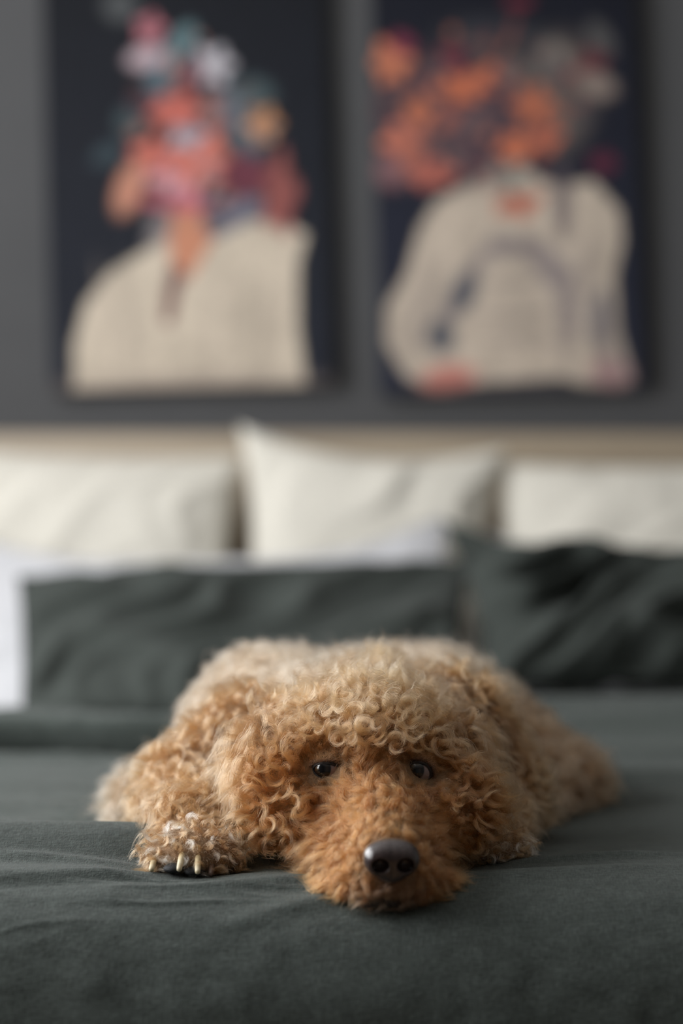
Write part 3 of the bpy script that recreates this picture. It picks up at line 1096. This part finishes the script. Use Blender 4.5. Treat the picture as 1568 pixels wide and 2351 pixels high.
def tint(idx, per, P, reg):
    nl = len(idx)
    up = sstep(.66, .75, P[:, 2])[:, None]
    base = C_RED * (1 - up) + C_GOLD * up
    base = np.where((reg == MUZ)[:, None], C_RED, base)
    ear = (reg == EARL) | (reg == EARR)
    base = np.where(ear[:, None], .5 * C_RED + .5 * C_GOLD, base)
    tr = (reg == BODY) | (reg == HL)
    base = np.where(tr[:, None], C_PALE, base)
    base = np.where((reg == HR)[:, None], .5 * C_PALE + .5 * C_RED, base)
    legm = (reg == FL) | (reg == FR)
    base = np.where(legm[:, None], .55 * C_GOLD + .45 * C_RED, base)
    pv = noise2(P[:, 0] * 60 + P[:, 1] * 25, P[:, 2] * 60 - P[:, 1] * 40, 71)[:, None]
    base = base * (1 + .22 * pv) * np.array([1, 1 - .0, 1])
    lock = np.repeat(rng.random(nl), per)[:, None]
    base = base * (.78 + .40 * lock)
    dark = np.repeat(rng.random(nl) < .12, per)[:, None]
    base = np.where(dark, .6 * base + .4 * C_BROWN, base)
    # the grey hairs between nose and mouth, the white ones on the toes
    dn = np.linalg.norm((P - (NOSE + np.array([0, .012, -.026]))) * np.array([.8, .7, 1.2]), axis=-1)
    w_ = (1 - sstep(.010, .026, dn))[:, None] * (reg == MUZ)[:, None]
    base = base * (1 - .55 * w_) + .55 * w_ * lin((150, 125, 105))
    toe = ((reg == FL) & (P[:, 1] < .004)) | ((reg == FR) & (P[:, 1] < .040))
    wl_ = np.repeat(rng.random(nl) < .34, per)
    base = np.where((toe & wl_)[:, None], C_WHITE, base)
    return base


def emit(name, C, base, rad):
    n, mp = C.shape[:2]
    s = np.linspace(0, 1, mp)
    cu = bpy.data.hair_curves.new(name)
    cu.add_curves([mp] * n)
    cu.attributes['position'].data.foreach_set('vector', C.astype(np.float32).ravel())
    ra = cu.attributes.get('radius') or cu.attributes.new('radius', 'FLOAT', 'POINT')
    prof = rad * (1 - .75 * s ** 2)
    ra.data.foreach_set('value', (np.tile(prof, (n, 1)) * (.75 + .5 * rng.random((n, 1)))).astype(np.float32).ravel())
    ca = cu.attributes.new('tint', 'FLOAT_COLOR', 'CURVE')
    ca.data.foreach_set('color', np.concatenate([base, np.ones((n, 1))], 1).astype(np.float32).ravel())
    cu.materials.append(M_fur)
    o = bpy.data.objects.new(name, cu)
    scene.collection.objects.link(o)
    return under_dog(o)


def make_undercoat(name, regs, dens, length, rad, lift):
    """short dense hair that hides the skin between the locks"""
    P = sample(dens)
    reg = regions(P)
    ok = np.isin(reg, regs) & (P[:, 2] > bed_z(P[:, 0], P[:, 1]) + .0005) & (P[:, 1] < .16)
    ed = np.min([np.linalg.norm((P - c - np.array([0, -.006, 0])) * np.array([1, .6, op['ze']]), axis=-1) for c, g, op in EYES], 0)
    ok &= (ed > .0118) & (np.linalg.norm((P - NOSE) * np.array([1, .8, 1.15]), axis=-1) > .0175)
    P, reg, ed = P[ok], reg[ok], ed[ok]
    N = sdf_grad(P)
    for c, g, op in EYES:                                     # hair on the lids themselves
        q = rng.uniform(-1, 1, (6000, 2)) * ER * 1.1
        tl = op['tilt']
        u, v = q[:, 0] * math.cos(tl) + q[:, 1] * math.sin(tl), -q[:, 0] * math.sin(tl) + q[:, 1] * math.cos(tl)
        k_ = np.sqrt((u / (op['w'] + .0016)) ** 2 + (v / (op['h'] + .0016)) ** 2)
        r_ = np.linalg.norm(q, axis=-1)
        q = q[(k_ > 1) & (r_ < ER * 1.08)]
        k_ = k_[(k_ > 1) & (r_ < ER * 1.08)]
        RS = ER * 1.06
        r_ = np.minimum(np.linalg.norm(q, axis=-1), RS * .96)
        nn = np.stack([q[:, 0], -np.sqrt(RS ** 2 - r_ ** 2), q[:, 1]], -1)
        P = np.concatenate([P, c + nn])
        N = np.concatenate([N, norm(nn)])
        reg = np.concatenate([reg, np.full(len(q), HEAD)])
        ed = np.concatenate([ed, .0118 + (k_ - 1) * .006])
    T, L, _, _, _ = field(P, N, reg, .5)
    n = len(P)
    L = np.minimum(L * .6, length) * (.6 + .6 * rng.random(n))
    L = np.where(ed < .018, np.minimum(L, .0055), L)
    s = np.linspace(0, 1, 6)
    lf = lift * (.5 + rng.random(n))
    d = norm(N[:, None] * (lf[:, None] * (1 - .7 * s))[..., None] + T[:, None])
    C = P[:, None] + np.concatenate([np.zeros((n, 1, 3)), np.cumsum(d[:, 1:] * (L / 5)[:, None, None], 1)], 1)
    e1, e2 = perp(N)
    ph = rng.random(n) * 6.28
    C = C + (.0012 * np.sin(ph[:, None] + 4 * s) * s)[..., None] * e1[:, None] + (.0012 * np.cos(ph[:, None] + 4 * s) * s)[..., None] * e2[:, None]
    C = keep_above_bed(C, .0006)
    base = tint(np.arange(n), 1, P, reg) * (.85 + .3 * rng.random((n, 1)))
    # dark skin and hair at the rims of the eyes
    w_ = (.80 * (1 - sstep(.0118, .0150, ed)))[:, None]
    base = base * (1 - w_) + w_ * lin((62, 48, 42))
    return emit(name, C, np.clip(base, .01, .92), rad)


def make_fur(name, sel, per, spread, clump, rad, frizz):
    idx = np.nonzero(sel)[0]
    if not len(idx):
        return None
    n = len(idx) * per
    gi = np.repeat(idx, per)
    G = G0[gi]
    Nn = N0[gi]
    e1, e2 = perp(Nn)
    rr = np.sqrt(rng.random(n)) * spread
    th = rng.random(n) * 2 * math.pi
    off = (rr * np.cos(th))[:, None] * e1 + (rr * np.sin(th))[:, None] * e2
    s = np.linspace(0, 1, MP)
    stray = rng.random(n) < .09
    cl = np.where(stray, clump * .25, clump * (.8 + .25 * rng.random(n)))
    wgt = 1 - cl[:, None] * sstep(0, .8, s)[None, :]
    # each strand follows its lock a little ahead or behind and ends where it likes
    lenf = np.where(stray, .7 + .3 * rng.random(n), .62 + .40 * rng.random(n))
    q = np.clip(s[None, :] * lenf[:, None] * (MP - 1), 0, MP - 1.001)
    i0 = q.astype(int)
    fr = (q - i0)[..., None]
    ar = np.arange(n)[:, None]
    C = G[ar, i0] * (1 - fr) + G[ar, i0 + 1] * fr
    root = G[:, :1]
    blow = 1 + rng.normal(0, .14, n) + np.where(stray, .12, 0)
    C = root + (C - root) * blow[:, None, None]
    C = C + off[:, None, :] * wgt[..., None]
    # frizz: slow wander of each strand
    for f_ in (1.0, 2.3):
        ph = rng.random((n, 1, 3)) * 6.28
        am = rng.normal(0, frizz / f_, (n, 1, 3)) * np.where(stray, 2.6, 1)[:, None, None]
        C = C + am * np.sin(ph + f_ * 4.2 * s[None, :, None]) * s[None, :, None]
    C = C - Nn[:, None, :] * .0015 * (1 - s)[None, :, None] ** 3
    C = keep_above_bed(C, .0006)
    base = tint(idx, per, R0[gi], REG0[gi])
    base = base * (.85 + .3 * rng.random((n, 1)))
    base = np.clip(base, .01, .92)
    return emit(name, C, base, rad)


mf = bpy.data.materials.new('dog_fur')
mf.use_nodes = True
nt = mf.node_tree
for nd in list(nt.nodes):
    nt.nodes.remove(nd)
out_n = nt.nodes.new('ShaderNodeOutputMaterial')
hair = nt.nodes.new('ShaderNodeBsdfHairPrincipled')
hair.model = 'CHIANG'
hair.parametrization = 'COLOR'
att = nt.nodes.new('ShaderNodeAttribute')
att.attribute_name = 'tint'
inf = nt.nodes.new('ShaderNodeHairInfo')
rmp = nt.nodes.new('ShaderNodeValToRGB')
rmp.color_ramp.elements[0].color = (.50, .43, .37, 1)  # darker reddish roots, deepened further to paint in shade between the locks
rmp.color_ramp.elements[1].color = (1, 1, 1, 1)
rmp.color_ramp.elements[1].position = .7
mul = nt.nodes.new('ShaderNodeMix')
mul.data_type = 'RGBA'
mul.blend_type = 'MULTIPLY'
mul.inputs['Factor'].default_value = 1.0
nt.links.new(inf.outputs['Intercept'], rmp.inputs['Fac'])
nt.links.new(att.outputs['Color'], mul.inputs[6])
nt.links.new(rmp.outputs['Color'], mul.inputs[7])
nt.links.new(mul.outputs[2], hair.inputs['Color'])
hair.inputs['Roughness'].default_value = .38
hair.inputs['Radial Roughness'].default_value = .45
hair.inputs['Coat'].default_value = .0
hair.inputs['Random Roughness'].default_value = .2
nt.links.new(hair.outputs['BSDF'], out_n.inputs['Surface'])
M_fur = mf

make_undercoat('undercoat', (HEAD, MUZ, EARL, EARR, FL, FR), 210000, .0095, .00010, .55)
make_fur('head_fur', REG0 == HEAD, 50, .0046, .84, .00011, .0009)
make_fur('muzzle_fur', REG0 == MUZ, 60, .0056, .66, .00010, .0011)
make_fur('ear_fur', REG0 == EARL, 42, .0050, .80, .00011, .0009)
make_fur('ear_fur', REG0 == EARR, 42, .0050, .80, .00011, .0009)
make_fur('body_fur', REG0 == BODY, 26, .0085, .45, .00020, .0018)
PAWL = (REG0 == FL) & (R0[:, 1] < .03)
PAWR = (REG0 == FR) & (R0[:, 1] < .067)
make_fur('paw_fur', PAWL, 40, .0040, .90, .00011, .0008)
make_fur('paw_fur', PAWR, 40, .0040, .90, .00011, .0008)
make_fur('foreleg_fur', (REG0 == FL) & ~PAWL, 44, .0052, .72, .00011, .0013)
make_fur('foreleg_fur', (REG0 == FR) & ~PAWR, 40, .0050, .78, .00011, .0010)
make_fur('hind_leg_fur', REG0 == HL, 26, .0085, .45, .00020, .0014)
make_fur('hind_leg_fur', REG0 == HR, 26, .0085, .45, .00020, .0014)

# ------------------------------------------------------------------ eyes
me_ = Mat('dog_eye', (.02, .012, .008), 0.12)
tc = me_.node('ShaderNodeTexCoord')
sep = me_.node('ShaderNodeSeparateXYZ')
me_.link(tc, 'Object', sep, 'Vector')
comb = me_.node('ShaderNodeCombineXYZ')
me_.link(sep, 'X', comb, 'X')
me_.link(sep, 'Z', comb, 'Y')
ln = me_.node('ShaderNodeVectorMath', operation='LENGTH')
me_.link(comb, 'Vector', ln, 0)
mr = me_.node('ShaderNodeMath', operation='DIVIDE')
me_.link(ln, 'Value', mr, 0)
mr.inputs[1].default_value = ER
cr = me_.node('ShaderNodeValToRGB')
el = cr.color_ramp.elements
el[0].position, el[0].color = 0.0, (.004, .004, .005, 1)
el[1].position, el[1].color = 1.0, (.34, .24, .23, 1)
for pos, c in ((.42, (.004, .004, .005, 1)), (.46, (.022, .013, .008, 1)), (.60, (.012, .008, .006, 1)), (.66, (.010, .008, .008, 1)), (.73, (.26, .19, .18, 1))):
    e = el.new(pos)
    e.color = c
me_.link(mr, 'Value', cr, 'Fac')
me_.link(cr, 'Color', me_.p, 'Base Color')
me_.p.inputs['Coat Weight'].default_value = 1.0
me_.p.inputs['Coat Roughness'].default_value = 0.03
me_.p.inputs['Coat IOR'].default_value = 1.4
M_eye = me_.m
m = Mat('dog_eyelid', (.022, .016, .015), 0.6, Specular_IOR_Level=0.3)
m.mottled(300, (.016, .012, .011), (.035, .026, .024))
m.bumps([((1, 1, 1), 900, 3, 0.4)])
M_lid = m.m
m = Mat('dog_haw', (.42, .27, .25), 0.2)
m.mottled(200, (.36, .22, .20), (.46, .31, .29))
M_haw = m.m

for c, g, op in EYES:
    n1, n2 = 40, 28
    vv = [(0, -ER * 1.04, 0)]
    for i in range(1, n2):
        th = math.pi * i / n2
        r_ = ER * (1 + .05 * max(0, 1 - (th / .75) ** 2))          # cornea bulge
        for j in range(n1):
            a = 2 * math.pi * j / n1
            vv.append((r_ * math.sin(th) * math.cos(a), -r_ * math.cos(th), r_ * math.sin(th) * math.sin(a)))
    vv.append((0, ER, 0))
    ff = [(0, 1 + (j + 1) % n1, 1 + j) for j in range(n1)]
    for i in range(n2 - 2):
        for j in range(n1):
            a, b = 1 + i * n1 + j, 1 + i * n1 + (j + 1) % n1
            ff.append((a, b, b + n1, a + n1))
    ff += [(1 + (n2 - 2) * n1 + j, 1 + (n2 - 2) * n1 + (j + 1) % n1, len(vv) - 1) for j in range(n1)]
    eye = mesh_obj('eye', vv, ff, M_eye)
    yaw = math.atan2(g[0], -g[1])
    pit = math.asin(g[2])
    eye.rotation_euler = (-pit, 0, yaw)
    eye.location = c
    under_dog(eye)
    # lids: a dark rim round an almond opening
    n1, nr = 56, 12
    W, H, tl = op['w'], op['h'], op['tilt']
    vv, ff = [], []
    for i in range(nr):
        f_ = i / (nr - 1)
        for j in range(n1):
            a = 2 * math.pi * j / n1
            ca, sa = math.cos(a), math.sin(a)
            x = W * math.copysign(abs(ca) ** .9, ca)
            z = H * math.copysign(abs(sa) ** 1.25, sa)
            xr, zr = x * math.cos(tl) - z * math.sin(tl), x * math.sin(tl) + z * math.cos(tl)
            ox, oz = ca * ER * 1.12, sa * ER * 1.12
            x, z = xr + (ox - xr) * f_, zr + (oz - zr) * f_
            r_ = math.hypot(x, z)
            RS = ER * (1.045 + .045 * math.sin(min(1, f_ * 3.0) * math.pi))
            y = -math.sqrt(max(RS ** 2 - min(r_, RS * .95) ** 2, 0)) + max(0, r_ - RS * .95) * 2.5
            vv.append((x, y, z))
    for i in range(nr - 1):
        for j in range(n1):
            a, b = i * n1 + j, i * n1 + (j + 1) % n1
            ff.append((a, a + n1, b + n1, b))
    lid = mesh_obj('eyelid', vv, ff, M_lid, None)
    lid.location = c
    lid.parent = eye
    lid.matrix_parent_inverse = (Matrix.Translation(Vector(c)) @ eye.rotation_euler.to_matrix().to_4x4()).inverted()

# ------------------------------------------------------------------ nose


def nose_sdf(p):
    q = p.copy()
    q[..., 0] = np.abs(q[..., 0])
    k = .004
    parts = [sd_ell(p, (0, .002, .0045), (.0195, .0150, .0115)), sd_ell(p, (0, .0, -.0088), (.0120, .0125, .0098)),
             sd_ell(q, (.0125, -.004, .0005), (.0078, .0095, .0090))]
    acc = sum(np.exp(np.clip(-d / k, -60, 60)) for d in parts)
    d = -k * np.log(np.maximum(acc, 1e-26))
    nos = np.minimum(sd_ell(q, (.0098, -.0135, .0002), (.0068, .0085, .0060)), sd_cap(q, (.011, -.012, -.0025), (.0185, -.004, -.006), .0020, .0015))
    gro = sd_cap(p, (0, -.0158, .001), (0, -.0135, -.016), .0012, .0015)
    k2 = .0012
    for cut in (nos, gro):
        h = np.clip(.5 - .5 * (d + cut) / k2, 0, 1)
        d = d * (1 - h) - cut * h + k2 * h * (1 - h)
    return d


NV, NF = surface_nets(nose_sdf, (-.026, -.022, -.022), (.026, .022, .022), .0007)
m = Mat('dog_nose_leather', (.055, .040, .042), 0.25)
m.mottled(260, (.030, .018, .017), (.056, .036, .034))
m.p.inputs['Coat Weight'].default_value = 0.5
m.p.inputs['Coat Roughness'].default_value = 0.15
m.p.inputs['Specular IOR Level'].default_value = 0.6
vo = m.node('ShaderNodeTexVoronoi', Scale=900)
tcn = m.coords()
m.link(tcn, 'Vector', vo, 'Vector')
bn = m.node('ShaderNodeBump', Strength=.45, Distance=.0004)
m.link(vo, 'Distance', bn, 'Height')
m.link(bn, 'Normal', m.p, 'Normal')
nose = mesh_obj('nose', NV, NF, m.m)
nose.location = NOSE
nose.rotation_euler = (D2(14), 0, D2(6))
under_dog(nose)

# dark lips under the nose


def tube(path, radii, k=8):
    path = np.asarray(path, float)
    tg = norm(np.gradient(path, axis=0))
    ref = np.array([1.0, 0, 0]) if abs(norm(path[-1] - path[0])[0]) < .7 else np.array([0, 0, 1.0])
    e1 = norm(np.cross(tg, ref))
    e2 = np.cross(tg, e1)
    vv, ff = [], []
    for i in range(len(path)):
        for j in range(k):
            a = 2 * math.pi * j / k
            vv.append(path[i] + radii[i] * (math.cos(a) * e1[i] + math.sin(a) * e2[i]))
    for i in range(len(path) - 1):
        for j in range(k):
            ff.append((i * k + j, i * k + (j + 1) % k, (i + 1) * k + (j + 1) % k, (i + 1) * k + j))
    ff.append(tuple(range(k))[::-1])
    ff.append(tuple((len(path) - 1) * k + j for j in range(k)))
    return vv, ff


m = Mat('dog_lip', (.012, .009, .009), 0.4)
m.mottled(300, (.010, .008, .008), (.02, .015, .015))
M_lip = m.m
t_ = np.linspace(-1, 1, 25)
path = np.stack([NOSE[0] - .006 + .026 * t_, -.1125 + .018 * t_ ** 2, .5845 + .003 * t_ ** 2 + .0015 * np.cos(t_ * 6)], -1)
path[:, 2] = np.maximum(path[:, 2], bed_z(path[:, 0], path[:, 1]) + .0048)
vv, ff = tube(path, .0035 * (1 - .75 * np.abs(t_) ** 3) + .0004)
under_dog(mesh_obj('lip', vv, ff, M_lip))

# ------------------------------------------------------------------ claws and pads
m = Mat('dog_claw', (.62, .52, .33), 0.35)
m.mottled(120, (.50, .38, .20), (.74, .66, .48))
M_claw = m.m
m = Mat('dark_claw', (.09, .055, .04), 0.35)
m.mottled(120, (.07, .04, .03), (.14, .085, .06))
M_claw_d = m.m
m = Mat('dog_pad', (.014, .014, .016), 0.7)
m.bumps([((1, 1, 1), 900, 3, 0.6)])
M_pad = m.m


def claw(px, py0, py1, d, lean, mat, r=.0027):
    a = at(px, py0, d + .016)
    b = at(px + lean, py1, d - .004)
    n = 24
    t = np.linspace(0, 1, n)
    path = a + (b - a) * t[:, None]
    path[:, 1] -= .004 * np.sin(t * math.pi * .8)
    rad = r * (1 - .22 * t ** 2) * np.where(t > .86, np.sqrt(np.clip(1 - ((t - .86) / .15) ** 2, .05, 1)), 1)
    vv, ff = tube(path, rad, 10)
    return under_dog(mesh_obj('claw', vv, ff, mat))


claw(356, 1968, 1999, 1.960, -9, M_claw)
claw(419, 1958, 1999, 1.949, -8, M_claw)
claw(455, 1962, 2005, 1.949, -1, M_claw)
claw(490, 1976, 2010, 1.957, -7, M_claw_d)
claw(1110, 1945, 1974, 2.000, -2, M_claw_d)
claw(1136, 1946, 1975, 2.000, 2, M_claw_d)


def pad(px, py, d, rx, rz, ry=.009):
    c = at(px, py, d)
    bm = bmesh.new()
    bmesh.ops.create_uvsphere(bm, u_segments=20, v_segments=12, radius=1)
    for v in bm.verts:
        x, y, z = v.co
        k = 1 + .10 * math.cos(2 * math.atan2(z, x))
        v.co = (x * rx * k, y * ry, z * rz * (1 if z > 0 else .8))
    me2 = bpy.data.meshes.new('paw_pad')
    bm.to_mesh(me2)
    bm.free()
    me2.polygons.foreach_set('use_smooth', [True] * len(me2.polygons))
    me2.materials.append(M_pad)
    o = bpy.data.objects.new('paw_pad', me2)
    scene.collection.objects.link(o)
    c[2] = max(c[2], float(np.max(bed_z(c[0] + np.linspace(-rx, rx, 7), np.full(7, c[1] - .004)))) + rz * .8 + .0005)
    o.location = c
    return under_dog(o)


pad(398, 2008, 1.958, .0075, .0048)
pad(446, 2012, 1.958, .0078, .0045)
pad(366, 1999, 1.975, .0055, .0040)
pad(486, 2008, 1.975, .0055, .0040)
